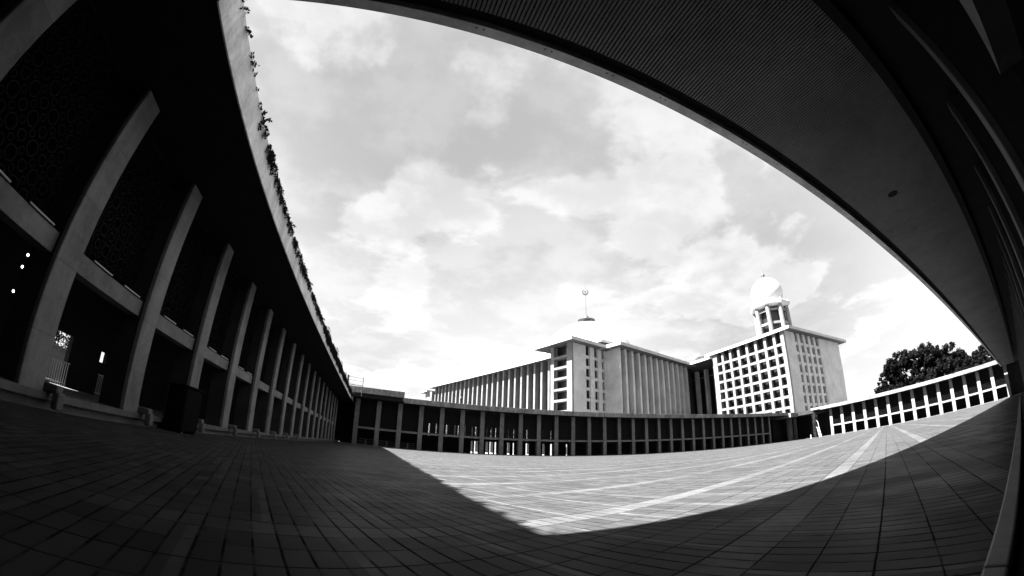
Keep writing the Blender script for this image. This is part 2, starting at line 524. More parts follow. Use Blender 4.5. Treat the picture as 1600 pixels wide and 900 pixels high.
def gallery(name, label, origin, axis, inward, L0, L1, x_first, n, eave_h, over, thick, depth,
            mats, plinth=0.3, lip=0.05, beam=(2.78, 3.2), slats=False, ends=(0, 0), cw=0.8, screens=True, skip=(),
            spacing=4.0, slat_end=None, back=None, dark_in='dark', fascia_rng=None, cdep=0.16, ring=None, beam_y=0.10):
    t = thing(name, label, 'gallery', (0, 0, 0))
    mcol, mfas = mats
    mt = Matrix(((axis[0], inward[0], 0, origin[0]), (axis[1], inward[1], 0, origin[1]), (0, 0, 1, 0), (0, 0, 0, 1)))
    flip = mt.determinant() < 0

    def place(o):
        o.matrix_parent_inverse = Matrix.Identity(4)
        if flip:
            me = o.data
            if not me.get('flipped'):
                me.transform(mt)
                me.flip_normals()
        else:
            o.data.transform(mt)
        return o
    # columns
    sp = spacing
    for k in range(n):
        if k in skip:
            continue
        x = x_first + sp * k
        mb = MB().chamfer(x - cw / 2, x + cw / 2, 0.0, cdep, plinth if plinth else 0.0, eave_h + 0.02, 0.02)
        cl = place(mb.build('column', mcol, t))
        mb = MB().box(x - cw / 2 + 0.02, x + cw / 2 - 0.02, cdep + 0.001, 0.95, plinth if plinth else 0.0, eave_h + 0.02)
        place(mb.build('core', M['side_shade'], cl))
        if k < n - 1 and (k + 1) not in skip:
            bb = MB().box(x + cw / 2 - 0.01, x + sp - cw / 2 + 0.01, beam_y, beam_y + 0.45, beam[0], beam[1])
            place(bb.build('cross_beam', mcol, t))
            if screens:
                o = bpy.data.objects.new('ring_screen', ring or RING)
                COL.objects.link(o)
                o.parent = t
                a = math.atan2(axis[1], axis[0])
                pp = mt @ Vector((x + sp / 2, 0.72, beam[1] + 0.02))
                o.location = pp
                o.rotation_euler = (0, 0, a)
                o.scale = (1, 1, (eave_h - beam[1] - 0.06) / 4.0)
    # plinth with a lip
    if plinth:
        mb = MB()
        mb.box(L0, L1, 0.10, depth, -0.03, plinth - 0.16)
        mb.box(L0, L1, -0.06, depth, plinth - 0.16, plinth)
        place(mb.build('plinth', M['plinth'], t))
    # roof slab and ceiling
    f0, f1 = fascia_rng or (L0, L1)
    top = eave_h + thick
    mb = MB().box(L0, L1, -over + (0.36 if lip > 0.1 else lip + 0.002), depth, eave_h + 0.30, top - 0.08)
    place(mb.build('roof', M['roof'], t))
    mb = MB().box(f0, f1, -over, -over + lip, eave_h, top)
    if lip > 0.1:
        mb.box(f0, f1, -over + lip, -over + 0.35, eave_h + 0.28, top - 0.02)
    place(bev(mb.build('fascia', mfas, t), 0.012))
    if slats:
        mb = MB()
        x = L0
        se = slat_end
        while x < L1:
            mb.box(x, x + 0.052, -over + 0.50, se, eave_h + 0.03, eave_h + 0.07)
            x += 0.081
        place(mb.build('slat_ceiling', M['slat'], t))
        mb = MB().lathe([(0.16, eave_h + 0.015), (0.19, eave_h + 0.02), (0.19, eave_h + 0.08)], 20, 18.43, -3.05)
        place(mb.build('ceiling_vent', M['dark'], t))
        for xx in range(0, 18):
            for dx_ in (0.0, 0.14):
                mb = MB()
                mb.tube((5.05 + xx * 1.37 + dx_, -over + 0.15, eave_h - 0.006), (5.05 + xx * 1.37 + dx_, -over + 0.15, eave_h + 0.02), 0.02, n=8)
                place(mb.build('fixing_bolt', M['darkmetal'], t))
        mb = MB().box(L0, L1, -over + 0.23, depth - .02, eave_h + 0.20, eave_h + 0.27)
        place(mb.build('ceiling', M['dark_soffit'], t))
        mb = MB().box(L0, L1, se + 0.02, se + 0.25, eave_h - 0.02, eave_h + 0.19)
        place(mb.build('ceiling_beam', M['dark_soffit'], t))
    else:
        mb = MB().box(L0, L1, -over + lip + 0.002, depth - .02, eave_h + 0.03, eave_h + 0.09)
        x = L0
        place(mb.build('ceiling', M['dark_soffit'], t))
    # back wall
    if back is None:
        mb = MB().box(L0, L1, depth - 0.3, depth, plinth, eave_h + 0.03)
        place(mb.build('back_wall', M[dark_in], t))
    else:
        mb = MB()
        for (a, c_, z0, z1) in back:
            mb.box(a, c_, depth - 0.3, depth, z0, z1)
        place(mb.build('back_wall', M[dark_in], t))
    mb = MB()
    if ends[0]:
        mb.box(L0 - 0.1, L0 + 0.15, 1.0, depth - 0.3, plinth, eave_h + 0.02)
    if ends[1]:
        mb.box(L1 - 0.15, L1 + 0.1, -0.2, depth - 0.3, plinth, eave_h + 0.02)
    if mb.v:
        place(mb.build('end_wall', M[dark_in], t))
    t['mt'] = 0
    del t['mt']
    return t, mt, place


def wall_with_openings(L0, L1, z0, z1, opens):
    """boxes (a, b, z0, z1) tiling a wall around rectangular openings (a, b, za, zb) that do not overlap in x"""
    out = []
    x = L0
    for a, c_, za, zb in sorted(opens):
        out.append((x, a, z0, z1))
        if za > z0:
            out.append((a, c_, z0, za))
        if zb < z1:
            out.append((a, c_, zb, z1))
        x = c_
    out.append((x, L1, z0, z1))
    return out


# left gallery: runs along +y, inward -x
ops = [(8.75, 8.97, 5.42, 5.62), (12.25, 13.75, 0.3, 2.85), (16.40, 17.05, 2.2, 2.8)]
bw_l = wall_with_openings(-12, 78.4, 0.3, 7.52, ops)
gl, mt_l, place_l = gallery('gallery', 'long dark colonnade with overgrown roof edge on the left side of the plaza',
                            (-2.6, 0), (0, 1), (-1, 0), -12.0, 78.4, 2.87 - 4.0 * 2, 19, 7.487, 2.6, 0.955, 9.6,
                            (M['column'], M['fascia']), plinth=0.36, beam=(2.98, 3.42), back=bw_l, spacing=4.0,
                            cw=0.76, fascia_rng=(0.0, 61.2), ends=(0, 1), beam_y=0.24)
# small round lamps shining on the back wall of the left gallery
for zz in (4.97, 4.42, 3.36):
    pass
for k in range(-1, 4):
    y_ = 2.87 + 4 * k
    for dy in (1.0, 2.5):
        MB().tube((-2.80, y_ + dy, 3.455), (-2.80, y_ + dy + 0.85, 3.455), 0.022, n=8).build('tube_lamp', M['white'], gl)
# far gallery: along +x, inward +y
slots = [(25.0, 25.4), (25.75, 26.6), (28.3, 28.9), (29.2, 30.0), (30.35, 30.8), (33.3, 33.9), (34.6, 34.95),
         (37.7, 38.5), (41.8, 42.4), (43.8, 44.3), (47.9, 48.3)]
slots_up = [(15.6, 16.0), (17.2, 17.5), (17.8, 18.1), (19.4, 19.8), (21.2, 21.5), (22.0, 22.6), (23.4, 23.7)]
bw_f = wall_with_openings(-2.6, 150.0, 0.0, 3.0, [(a, c_, 0.0, 2.75) for a, c_ in slots])
ups = slots_up + [(a + 0.08, max(a + 0.26, c_ - 0.34)) for a, c_ in slots]
bw_f += wall_with_openings(-2.6, 150.0, 3.0, 8.46, [(a, c_, 3.3, 5.9) for a, c_ in ups])
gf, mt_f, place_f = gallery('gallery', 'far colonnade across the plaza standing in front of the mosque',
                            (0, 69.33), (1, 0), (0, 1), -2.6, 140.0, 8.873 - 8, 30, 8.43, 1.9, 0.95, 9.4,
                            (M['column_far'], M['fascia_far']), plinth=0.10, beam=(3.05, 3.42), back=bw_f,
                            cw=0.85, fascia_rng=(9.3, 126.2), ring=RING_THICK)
# right-far gallery: along -y, inward +x
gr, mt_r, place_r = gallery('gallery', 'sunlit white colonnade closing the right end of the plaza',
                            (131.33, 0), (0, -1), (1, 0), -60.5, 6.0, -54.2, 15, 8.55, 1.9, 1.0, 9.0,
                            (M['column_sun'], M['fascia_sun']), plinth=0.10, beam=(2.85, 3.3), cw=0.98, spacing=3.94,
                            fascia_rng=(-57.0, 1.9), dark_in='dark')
# near-right gallery: along +x, inward -y, its canopy passes overhead
gn, mt_n, place_n = gallery('gallery', 'near colonnade whose slatted canopy sweeps overhead on the right',
                            (0, -4.98), (1, 0), (0, -1), -12.0, 129.2, 7.9 - 12.0, 31, 7.676, 4.98, 0.95, 9.0,
                            (M['column_near'], M['fascia_near']), plinth=0.0, beam=(2.98, 3.42), slats=True, slat_end=-1.15,
                            fascia_rng=(-0.0, 129.2), screens=False, cw=0.5, lip=0.22, skip=(2, 3))
bm_ = MB()
for zz0, zz1, xx in ((3.30, 4.10, 5.4), (3.44, 3.86, 7.95), (3.41, 3.43, 9.05)):
    bm_.v += [(xx, -5.02, zz0), (xx, -5.35, zz0), (xx, -5.35, zz1), (xx, -5.02, zz1)]
for k in range(2):
    a = 4 * k
    bm_.f += [(a + j, a + (j + 1) % 4, a + 4 + (j + 1) % 4, a + 4 + j) for j in range(4)]
bm_.f += [(3, 2, 1, 0), (8, 9, 10, 11)]
bm_.build('bracket_beam', M['column_near'], gn, fix=True)

# far corner roof block, a little higher than the far gallery roof
t = thing('corner_roof', 'raised concrete roof block at the far left corner of the plaza', 'roof')
bev(MB().box(-2.4, 9.25, 66.9, 78.6, 9.30, 10.40).build('fascia', M['fascia_far'], t), 0.03)
MB().box(-2.3, 9.0, 67.3, 78.4, 8.55, 9.29).build('ceiling', M['dark_soffit'], t)

# far right corner block between the two galleries: bright stub of roof and a dark porch
t = thing('corner_porch', 'dark porch with a short concrete roof between far and right colonnades', 'porch')
bev(MB().box(126.3, 131.2, 66.6, 75.5, 7.75, 9.1).build('fascia', M['fascia_far'], t), 0.03)
MB().box(131.25, 150.0, 57.3, 78.0, 8.0, 9.25).build('roof', M['dark_roof'], t)
MB().box(126.0, 150.0, 74.0, 75.2, 0.05, 7.99).build('back_wall', M['dark'], t)
MB().box(142.0, 143.0, 57.3, 73.9, 0.05, 7.99).build('side_wall', M['dark'], t)
for x, w in ((130.9, 2.4), (135.6, 1.0)):
    bev(MB().box(x, x + w, 70.4, 71.3, 0.0, 7.7).build('column', M['column_far'], t), 0.03)

# kerb and dark gutter below the camera, on the right
kb = thing('kerb', 'low stone kerb with worn edge running along the near right side', 'kerb')
x = -2.0
rr = random.Random(3)
while x < 129:
    L = 3.1 if x > 0 else 2.2
    bev(MB().box(x + .008, x + L - .008, -3.80, -3.70 + rr.uniform(-.003, .003), -0.02, 0.125).build('kerb_stone', M['kerb'], kb), 0.012)
    x += L
MB().box(-2.2, 129.0, -4.97, -3.805, -0.02, 0.055).build('gutter', M['dark'], kb)

# ------------------------------------------------------------------ mosque (axes turned by 17.4 degrees)
AZ = R_(17.4)
SOFFITS = []
def eave(mb, ox0, ox1, oy0, oy1, ix0, ix1, iy0, iy1, zb, zt, zi):
    """flat roof whose underside rises from the outer edge to the wall"""
    i = len(mb.v)
    O = [(ox0, oy0), (ox1, oy0), (ox1, oy1), (ox0, oy1)]
    I = [(ix0, iy0), (ix1, iy0), (ix1, iy1), (ix0, iy1)]
    mb.v += [(a, c_, zb) for a, c_ in O] + [(a, c_, zt) for a, c_ in O] + [(a, c_, zi) for a, c_ in I]
    for k in range(4):
        k2 = (k + 1) % 4
        mb.f.append((i + k, i + k2, i + 4 + k2, i + 4 + k))
    mb.f.append((i + 4, i + 5, i + 6, i + 7))
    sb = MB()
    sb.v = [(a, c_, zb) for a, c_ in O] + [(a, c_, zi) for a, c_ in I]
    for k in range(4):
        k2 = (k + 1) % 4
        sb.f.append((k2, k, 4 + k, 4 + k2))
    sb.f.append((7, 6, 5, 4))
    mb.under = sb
    return mb


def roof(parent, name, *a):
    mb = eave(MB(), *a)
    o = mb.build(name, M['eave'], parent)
    mb.under.build('soffit', M['soffit'], o)
    return o


ms = thing('mosque', 'large pale prayer hall with tall fins, flat eaves and a low white dome', 'mosque', (0, 0, 0), AZ)
# bodies
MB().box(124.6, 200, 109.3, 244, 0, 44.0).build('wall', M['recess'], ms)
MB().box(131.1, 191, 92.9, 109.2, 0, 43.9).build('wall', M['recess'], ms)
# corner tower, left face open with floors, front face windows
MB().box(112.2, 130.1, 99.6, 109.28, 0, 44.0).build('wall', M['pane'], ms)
MB().box(109.15, 110.1, 97.1, 99.9, 0, 43.9).box(109.15, 110.3, 107.4, 109.3, 0, 43.9).build('corner_pier', M['marble_sunlit'], ms)
MB().box(110.1, 117.1, 97.1, 98.0, 0, 43.9).build('wall', M['marble'], ms)
MB().box(110.3, 122.0, 108.3, 109.3, 0, 43.9).build('wall', M['marble'], ms)
for k in range(10):
    z = 39.4 - 4.43 * k
    MB().box(109.25, 112.3, 99.9, 107.4, z - 1.0, z - 0.02).build('floor_beam', M['marble_sunlit'], ms)
# front window grid of the tower
for x0, x1 in ((117.1, 117.45), (120.1, 122.8), (125.1, 127.6), (129.4, 130.14)):
    MB().box(x0, x1, 97.1, 98.2, 0, 43.9).build('pier', M['marble'], ms)
for x0, x1 in ((117.45, 120.1), (122.8, 125.1), (127.6, 129.4)):
    for k in range(10):
        z = 38.9 - 4.43 * k
        MB().box(x0, x1, 97.4, 98.4, z, z + 1.1).build('sill', M['marble'], ms)
MB().box(117.0, 130.1, 98.6, 98.9, 0, 43.9).build('window_recess', M['pane'], ms)
# middle block front with fins
MB().box(130.16, 131.05, 89.5, 99.0, 0, 43.9).build('wall', M['marble'], ms)
xs = [134.8 + 5.08 * k for k in range(12)]
for x in xs:
    if x < 192:
        MB().box(x - 0.62, x + 0.62, 89.5, 92.9, 0, 43.9).build('fin', M['marble'], ms)
# left facade fins
for k in range(24):
    y = 124.5 + 5.14 * k - 0.0
    MB().box(122.05, 124.58, y - 0.62, y + 0.62, 0, 43.7).build('fin', M['marble_sunlit'], ms)
for y in (114.3, 119.4):
    MB().box(122.05, 124.58, y - 0.62, y + 0.62, 0, 43.7).build('fin', M['marble_sunlit'], ms)
# eaves
for nm, a in (('tower', (104.7, 130.3, 92.6, 115.2, 109.2, 130.0, 97.2, 109.2, 43.35, 44.72, 43.95)),
              ('mid', (125.2, 193.0, 85.0, 108.0, 130.2, 190.0, 89.6, 107.0, 43.30, 44.66, 43.95)),
              ('main', (118.9, 203.0, 109.9, 249.0, 122.1, 200.0, 110.5, 244.0, 43.25, 44.60, 43.80))):
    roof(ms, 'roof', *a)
MB().box(120.6, 124.4, 245.2, 256.0, 0, 41.0).build('annex_wall', M['marble_sunlit'], ms)
roof(ms, 'annex_roof', 118.2, 127, 249.2, 262, 121, 126, 250.0, 258, 40.7, 41.9, 41.2)
# raised roof piece seen between tower and middle block
MB().box(132.0, 146, 101.0, 111, 44.8, 49.0).build('upper_wall', M['recess'], ms)
roof(ms, 'upper_roof', 130.0, 147, 99.0, 112, 132, 145, 101, 111, 48.7, 49.9, 49.1)
# dome
cx, cy, Rd, zc = 160.8, 134.5, 27.6, 45.4
prof = []
for k in range(40):
    a = math.radians(-4 + 93.5 * k / 39)
    prof.append((Rd * math.cos(a) + 0.001, zc + Rd * math.sin(a)))
dm = MB().lathe(prof, 96, cx, cy).build('dome', M['dome'], ms, smooth=True)
cap = MB().lathe([(1.8, 72.4), (1.8, 74.9), (5.0, 75.0), (4.9, 75.2), (2.6, 75.8), (1.3, 76.5), (1.2, 77.6), (0.4, 78.2)], 32, cx, cy).build('dome_cap', M['darkmetal'], dm, smooth=True)
MB().tube((cx, cy, 78.0), (cx, cy, 91.0), 0.15, 0.12, 8).tube((cx, cy, 94.6), (cx, cy, 100.5), 0.09, 0.04, 6).build('finial_pole', M['darkmetal'], dm)


def crescent(name, c, R, parent, mat, ang=0.0, star=True):
    """crescent opening upwards with a star inside, standing in a vertical plane"""
    mb = MB()
    n = 28
    ca_, sa_ = math.cos(ang), math.sin(ang)
    P = []
    for k in range(n + 1):
        t = math.radians(110 + 320 * k / n)
        P.append((R * math.cos(t), R * math.sin(t)))
    Q = []
    for k in range(n + 1):
        t = math.radians(110 + 320 * k / n)
        f = math.sin(math.pi * k / n) ** 0.8
        rr_ = R - 0.44 * R * f
        Q.append((rr_ * math.cos(t), rr_ * math.sin(t)))
    w = 0.12 * R
    i = 0
    for (a, b_), (e, f) in zip(P, Q):
        for s_ in (-w, w):
            mb.v.append((c[0] + a * ca_ - s_ * sa_, c[1] + a * sa_ + s_ * ca_, c[2] + b_))
            mb.v.append((c[0] + e * ca_ - s_ * sa_, c[1] + e * sa_ + s_ * ca_, c[2] + f))
    for k in range(n):
        a = 4 * k
        mb.f += [(a, a + 4, a + 5, a + 1), (a + 2, a + 3, a + 7, a + 6), (a, a + 2, a + 6, a + 4), (a + 1, a + 5, a + 7, a + 3)]
    mb.f += [(0, 1, 3, 2), (4 * n, 4 * n + 2, 4 * n + 3, 4 * n + 1)]
    o = mb.build(name, mat, parent)
    if star:
        sb = MB()
        r1, r2 = 0.42 * R, 0.17 * R
        pts = []
        for k in range(10):
            t = math.pi / 2 + k * math.pi / 5
            r_ = r1 if k % 2 == 0 else r2
            pts.append((r_ * math.cos(t), r_ * math.sin(t) + 0.15 * R))
        for s_ in (-w, w):
            sb.v += [(c[0] + a * ca_ - s_ * sa_, c[1] + a * sa_ + s_ * ca_, c[2] + b_) for a, b_ in pts]
        sb.f = [tuple(range(10)), tuple(reversed(range(10, 20)))] + [(k, k + 10, (k + 1) % 10 + 10, (k + 1) % 10) for k in range(10)]
        sb.build('star', mat, o)
    return o


crescent('crescent', (cx, cy, 92.8), 1.8, dm, M['darkmetal'], R_(-45))
# little antenna standing on the middle roof
t = thing('antenna', 'thin crossed antenna on the eave of the prayer hall', 'antenna', (162.4 * math.cos(AZ) - 90.5 * math.sin(AZ), 162.4 * math.sin(AZ) + 90.5 * math.cos(AZ), 44.7))
MB().tube((0, 0, 0), (0, 0, 4.4), 0.07).build('mast', M['darkmetal'], t)
MB().tube((-1.5, 1.0, 3.3), (1.5, -1.0, 3.3), 0.06).tube((-0.7, 0.5, 2.6), (0.7, -0.5, 2.6), 0.05).build('crossbar', M['darkmetal'], t)

# ------------------------------------------------------------------ connecting wing and domed pavilion
pv = thing('connecting_wing', 'shaded wing with tall open bays between prayer hall and pavilion', 'building')
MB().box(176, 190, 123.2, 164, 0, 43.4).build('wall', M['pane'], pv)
for y in (128.7, 135.8, 142.9, 150.0):
    MB().box(170.0, 172.2, y - 0.85, y + 0.85, 0, 43.6).build('fin', M['marble'], pv)
for k in range(10):
    z = 39.6 - 4.43 * k
    if k == 0:
        MB().box(172.25, 172.6, 124, 156, z, z + 0.25).build('rail_beam', M['marble'], pv)
roof(pv, 'roof', 152.1, 196, 123.1, 160, 160, 190, 123.2, 158, 43.4, 44.65, 43.8)
MB().box(156.0, 175.9, 158.1, 175, 0, 43.5).box(156.5, 161.6, 145.3, 158.0, 0, 43.3).build('wall', M['pane'], pv)
kk = MB()
kk.lathe([(5.2, 47.6), (5.4, 48.5), (0.5, 49.6)], 6, 165, 137.5)
kk.build('kiosk_roof', M['darkmetal'], pv)
for k in range(6):
    a = k * math.pi / 3
    MB().box(165 + 4.2 * math.cos(a) - .3, 165 + 4.2 * math.cos(a) + .3, 137.5 + 4.2 * math.sin(a) - .3, 137.5 + 4.2 * math.sin(a) + .3, 44.66, 47.6).build('kiosk_post', M['marble_sunlit'], pv)

X0, X1, Y0, Y1 = 154.47, 213.4, 81.0, 123.0
pa = thing('pavilion', 'tall pale square pavilion with window grids and a round white dome tower', 'building')
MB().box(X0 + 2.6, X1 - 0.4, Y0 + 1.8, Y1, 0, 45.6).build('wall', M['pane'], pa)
# right (front) face: solid - grid - solid
MB().box(X0 + 0.02, 164.2, Y0, Y0 + 1.75, 0, 45.7).build('wall', M['marble'], pa)
MB().box(189.6, X1, Y0, Y0 + 1.75, 0, 45.7).build('wall', M['marble'], pa)
MB().box(X1 - 1.5, X1, Y0 + 1.76, Y1, 0, 45.7).build('wall', M['marble'], pa)
gx = [(164.2, 164.6), (167.0, 169.5), (172.3, 174.7), (177.6, 180.0), (183.0, 185.4), (188.6, 189.6)]
for a, c_ in gx:
    MB().box(a, c_, Y0 + 0.1, Y0 + 1.7, 0, 45.7).build('pier', M['marble'], pa)
for k in range(5):
    for j in range(10):
        z = 40.5 - 4.5 * j
        MB().box(gx[k][1], gx[k + 1][0], Y0 + 0.35, Y0 + 1.7, z, z + 1.25).build('sill', M['marble'], pa)
MB().box(164.2, 189.6, Y0 + 1.4, Y0 + 1.72, 0, 45.6).build('window_recess', M['recess'], pa)
# left face: eight bays of deep open cells
ys = [80.99, 85.95, 91.0, 96.2, 101.3, 106.4, 111.5, 116.4]
for i, y in enumerate(ys):
    w0 = 1.35 if i else 1.7
    MB().box(X0 - 0.05, X0 + 1.3, y + 0.005 - (0 if i == 0 else 0.55), y + w0 - (0.55 if i else 0), 0, 45.7).build('pier', M['marble_sunlit'], pa)
MB().box(X0 - 0.05, X0 + 2.5, 120.2, Y1, 0, 45.7).build('pier', M['marble_sunlit'], pa)
for j in range(10):
    z = 39.35 - 4.42 * j
    MB().box(X0 + 0.12, X0 + 1.2, 82.7, 120.2, z, z + 1.1).build('floor_beam', M['marble_sunlit'], pa)
roof(pa, 'roof', 153.3, 216.0, 77.0, 127, X0, X1, Y0, Y1, 45.2, 46.5, 45.75)
MB().box(160, 208, 86, 118, 46.51, 47.0).build('roof_upstand', M['eave'], pa)
# dome tower: eight-sided lantern with two rows of openings
tx, ty = 183.0, 102.0
tw = MB().lathe([(9.6, 46.4), (9.2, 50.3)], 8, tx, ty, R_(22.5)).build('lantern_base', M['marble_sunlit'], pa)
a8 = [R_(22.5 + 45 * k) for k in range(8)]
for a in a8:
    px, py = tx + 8.7 * math.cos(a), ty + 8.7 * math.sin(a)
    MB().tube((px, py, 50.2), (px, py, 67.0), 1.2, 1.12, 10).build('lantern_post', M['marble_sunlit'], pa)
for z0, z1, r_ in ((50.2, 51.6, 8.8), (56.9, 58.1, 8.7), (63.9, 64.9, 8.6)):
    mb = MB()
    for k in range(8):
        a, c_ = a8[k], a8[(k + 1) % 8]
        p0 = Vector((tx + r_ * math.cos(a), ty + r_ * math.sin(a), 0))
        p1 = Vector((tx + r_ * math.cos(c_), ty + r_ * math.sin(c_), 0))
        nrm = Vector((math.cos((a + c_ + (2 * math.pi if c_ < a else 0)) / 2), math.sin((a + c_ + (2 * math.pi if c_ < a else 0)) / 2), 0)) * 0.7
        i = len(mb.v)
        for z in (z0, z1):
            mb.v += [(*(p0 - nrm).xy, z), (*(p1 - nrm).xy, z), (*p1.xy, z), (*p0.xy, z)]
        mb.f += [(i, i + 1, i + 2, i + 3), (i + 7, i + 6, i + 5, i + 4), (i, i + 4, i + 5, i + 1), (i + 1, i + 5, i + 6, i + 2), (i + 2, i + 6, i + 7, i + 3), (i + 3, i + 7, i + 4, i)]
    mb.build('ring_beam', M['marble_sunlit'], pa, fix=True)
MB().lathe([(6.4, 50.2), (6.4, 66.9)], 8, tx, ty, R_(22.5)).build('lantern_core', M['pane'], pa)
co_ = MB().lathe([(8.9, 66.4), (10.9, 67.1), (11.1, 68.4), (10.6, 68.9), (7.0, 69.3)], 8, tx, ty, R_(22.5)).build('cornice', M['eave'], pa)
for a in a8:
    px, py = tx + 10.2 * math.cos(a), ty + 10.2 * math.sin(a)
    MB().tube((px, py, 68.6), (px, py, 69.9), 0.5, 0.2, 8).build('knob', M['eave'], co_)
prof = [(7.0, 69.2)]
for k in range(36):
    a = math.radians(-38 + 127 * k / 35)
    prof.append((8.75 * math.cos(a) + 0.001, 75.4 + 8.75 * math.sin(a)))
d2 = MB().lathe(prof, 64, tx, ty).build('dome', M['dome'], pa, smooth=True)
MB().lathe([(2.4, 84.0), (1.2, 84.5), (0.5, 85.2), (1.1, 86.0), (0.9, 86.8), (0.25, 87.4), (0.15, 93.0)], 16, tx, ty).build('finial', M['darkmetal'], d2, smooth=True)

# ------------------------------------------------------------------ trees beyond the right colonnade
def tree(label, base, blobs, seed, trunk_h, leaf=0.55, dens=1.0):
    rnd = random.Random(seed)
    t = thing('tree', label, 'tree', base, 0, 'trees beyond the right colonnade')
    tr = MB()
    bx, by, bz = 0, 0, 0
    tr.tube((0, 0, 0), (0.3, 0.2, trunk_h), 0.85, 0.6, 10)
    for c, r in blobs:
        mid = Vector((c[0] * 0.35, c[1] * 0.35, trunk_h + (c[2] - trunk_h) * 0.4))
        tr.path([(0.3, 0.2, trunk_h - .2), tuple(mid), c], [0.45, 0.28, 0.1], 7)
    tr.build('trunk', M['bark'], t)
    mb = MB()
    for c, r in blobs:
        n = int(300 * r * r / 6 * dens)
        subs = []
        for _ in range(max(8, int(r * 7))):
            d = Vector((rnd.gauss(0, 1), rnd.gauss(0, 1), rnd.gauss(0, 0.8))).normalized() * r * rnd.uniform(0.45, 1.0)
            subs.append((Vector(c) + d, r * rnd.uniform(0.16, 0.34)))
        for _ in range(n):
            sc, sr = rnd.choice(subs)
            d = Vector((rnd.gauss(0, 1), rnd.gauss(0, 1), rnd.gauss(0, 1)))
            d = d.normalized() * sr * (rnd.random() ** 0.45)
            p = sc + d
            nrm = (d.normalized() + Vector((rnd.uniform(-.8, .8), rnd.uniform(-.8, .8), rnd.uniform(-.2, 1)))).normalized()
            a = nrm.orthogonal().normalized()
            a.rotate(Matrix.Rotation(rnd.uniform(0, 6.28), 3, nrm))
            c2 = nrm.cross(a)
            s = leaf * rnd.uniform(0.5, 1.1)
            mb.quad(p - a * s - c2 * s * .2, p + c2 * s * .55, p + a * s, p - c2 * s * .55)
    mb.build('crown', M['leaf'], t)
    return t


rt = random.Random(11)
def blobset(y0, y1, z0, z1, n, rmin, rmax, depth, shape):
    out = []
    for k in range(n):
        f = (k + 0.5) / n
        y = y0 + (y1 - y0) * f + rt.uniform(-.6, .6)
        topz = z0 + (z1 - z0) * shape(f)
        r = rt.uniform(rmin, rmax)
        z = topz - r * 0.9
        out.append(((rt.uniform(-depth, depth), y, z), r))
        if z - z0 > 2.5:
            out.append(((rt.uniform(-depth, depth), y + rt.uniform(-1, 1), z0 + (z - z0) * rt.uniform(0.25, 0.6)), r * 0.95))
    return out


tree('broad dark spreading tree rising behind the middle of the right colonnade', (168, 31.5, 0),
     blobset(-16.5, 16.0, 10.0, 24.0, 12, 3.4, 4.8, 3.5, lambda f: [.76, .90, .98, 1.03, 1.08, 1.08, 1.03, .92, .72][min(8, int(f * 9))]), 5, 9.5, dens=2.6)
tree('smaller tree at the right end, half hidden by the canopy', (168, 5.0, 0),
     blobset(-8.5, 8.0, 9.0, 18.6, 8, 2.4, 3.4, 3, lambda f: 0.62 + 0.38 * math.sin(math.pi * (0.1 + 0.8 * (1 - f)))), 8, 7.5, dens=2.4)
tree('low leafy tree between the large tree and the right end tree', (168, 17.0, 0),
     blobset(-4.0, 1.5, 7.0, 11.6, 4, 1.8, 2.3, 2, lambda f: 0.8), 9, 6.5, dens=2.2)

# ------------------------------------------------------------------ plants along the left roof edge
def plant_mesh(seed, size, nst, leaves, droop):
    rnd = random.Random(seed)
    st, lf = MB(), MB()
    for _ in range(nst):
        p = Vector((rnd.uniform(-.10, .02), rnd.uniform(-1.0, 1.0), 0.0))
        d = Vector((rnd.uniform(-.1, .5), rnd.uniform(-.8, .8), rnd.uniform(-.3, .38))).normalized()
        L = rnd.uniform(.5, 1.0) * size
        pts = [tuple(p)]
        for k in range(6):
            d = (d + Vector((rnd.uniform(-.14, .12), rnd.uniform(-.3, .3), -droop * rnd.uniform(.15, .6)))).normalized()
            p = p + d * L / 6
            if p.x < 0.03 and p.z < 0:
                p.x = 0.03
            pts.append(tuple(p))
            for _ in range(leaves):
                a = Vector((rnd.uniform(-1, 1), rnd.uniform(-1, 1), rnd.uniform(-1, 1))).normalized()
                c2 = a.orthogonal().normalized()
                q = p + Vector((rnd.uniform(-.05, .05), rnd.uniform(-.05, .05), rnd.uniform(-.05, .05)))
                s = rnd.uniform(.03, .065)
                lf.quad(q - a * s, q + c2 * s * .5, q + a * s, q - c2 * s * .5)
        st.path(pts, [0.008] * 7, 4)
    return st.mesh('stem', M['bark']), lf.mesh('leaves', M['vine'])


near = [plant_mesh(s, 0.32, 11, 1, 0.7) for s in (1, 2)]
mid = [plant_mesh(s, 0.54, 24, 5, 1.1) for s in (3, 4, 5)]
far = [plant_mesh(s, 0.74, 80, 7, 1.2) for s in (6, 7, 8)]
rv = random.Random(21)
ORD = ['first', 'second', 'third', 'fourth', 'fifth', 'sixth', 'seventh', 'eighth', 'ninth', 'tenth', 'eleventh',
       'twelfth', 'thirteenth', 'fourteenth', 'fifteenth', 'sixteenth', 'seventeenth', 'eighteenth']
for k in range(31):
    y = 0.87 + 2.0 * k
    n, onbay = divmod(k - 1, 2)
    if k == 0:
        place_ = 'nearest the camera'
    elif not onbay:
        place_ = 'above the %s left column' % ORD[n]
    else:
        place_ = 'above the bay beyond the %s left column' % ORD[n]
    if y < 3.2:
        pm, lab = near[k % 2], 'sparse wiry weed on the left roof edge '
    elif y < 24:
        pm, lab = mid[k % 3], 'bushy dark weed on the left roof edge '
    else:
        pm, lab = far[k % 3], 'dense creeper on the left roof edge '
    t = thing('roof_plant', lab + place_, 'plant', (0.0, y + rv.uniform(-.3, .3), 8.442), 0, 'plants along the left roof edge')
    s = rv.uniform(0.8, 1.15)
    t.scale = (s, rv.uniform(0.95, 1.2), s)
    link('stem', pm[0], t)
    link('leaves', pm[1], t)

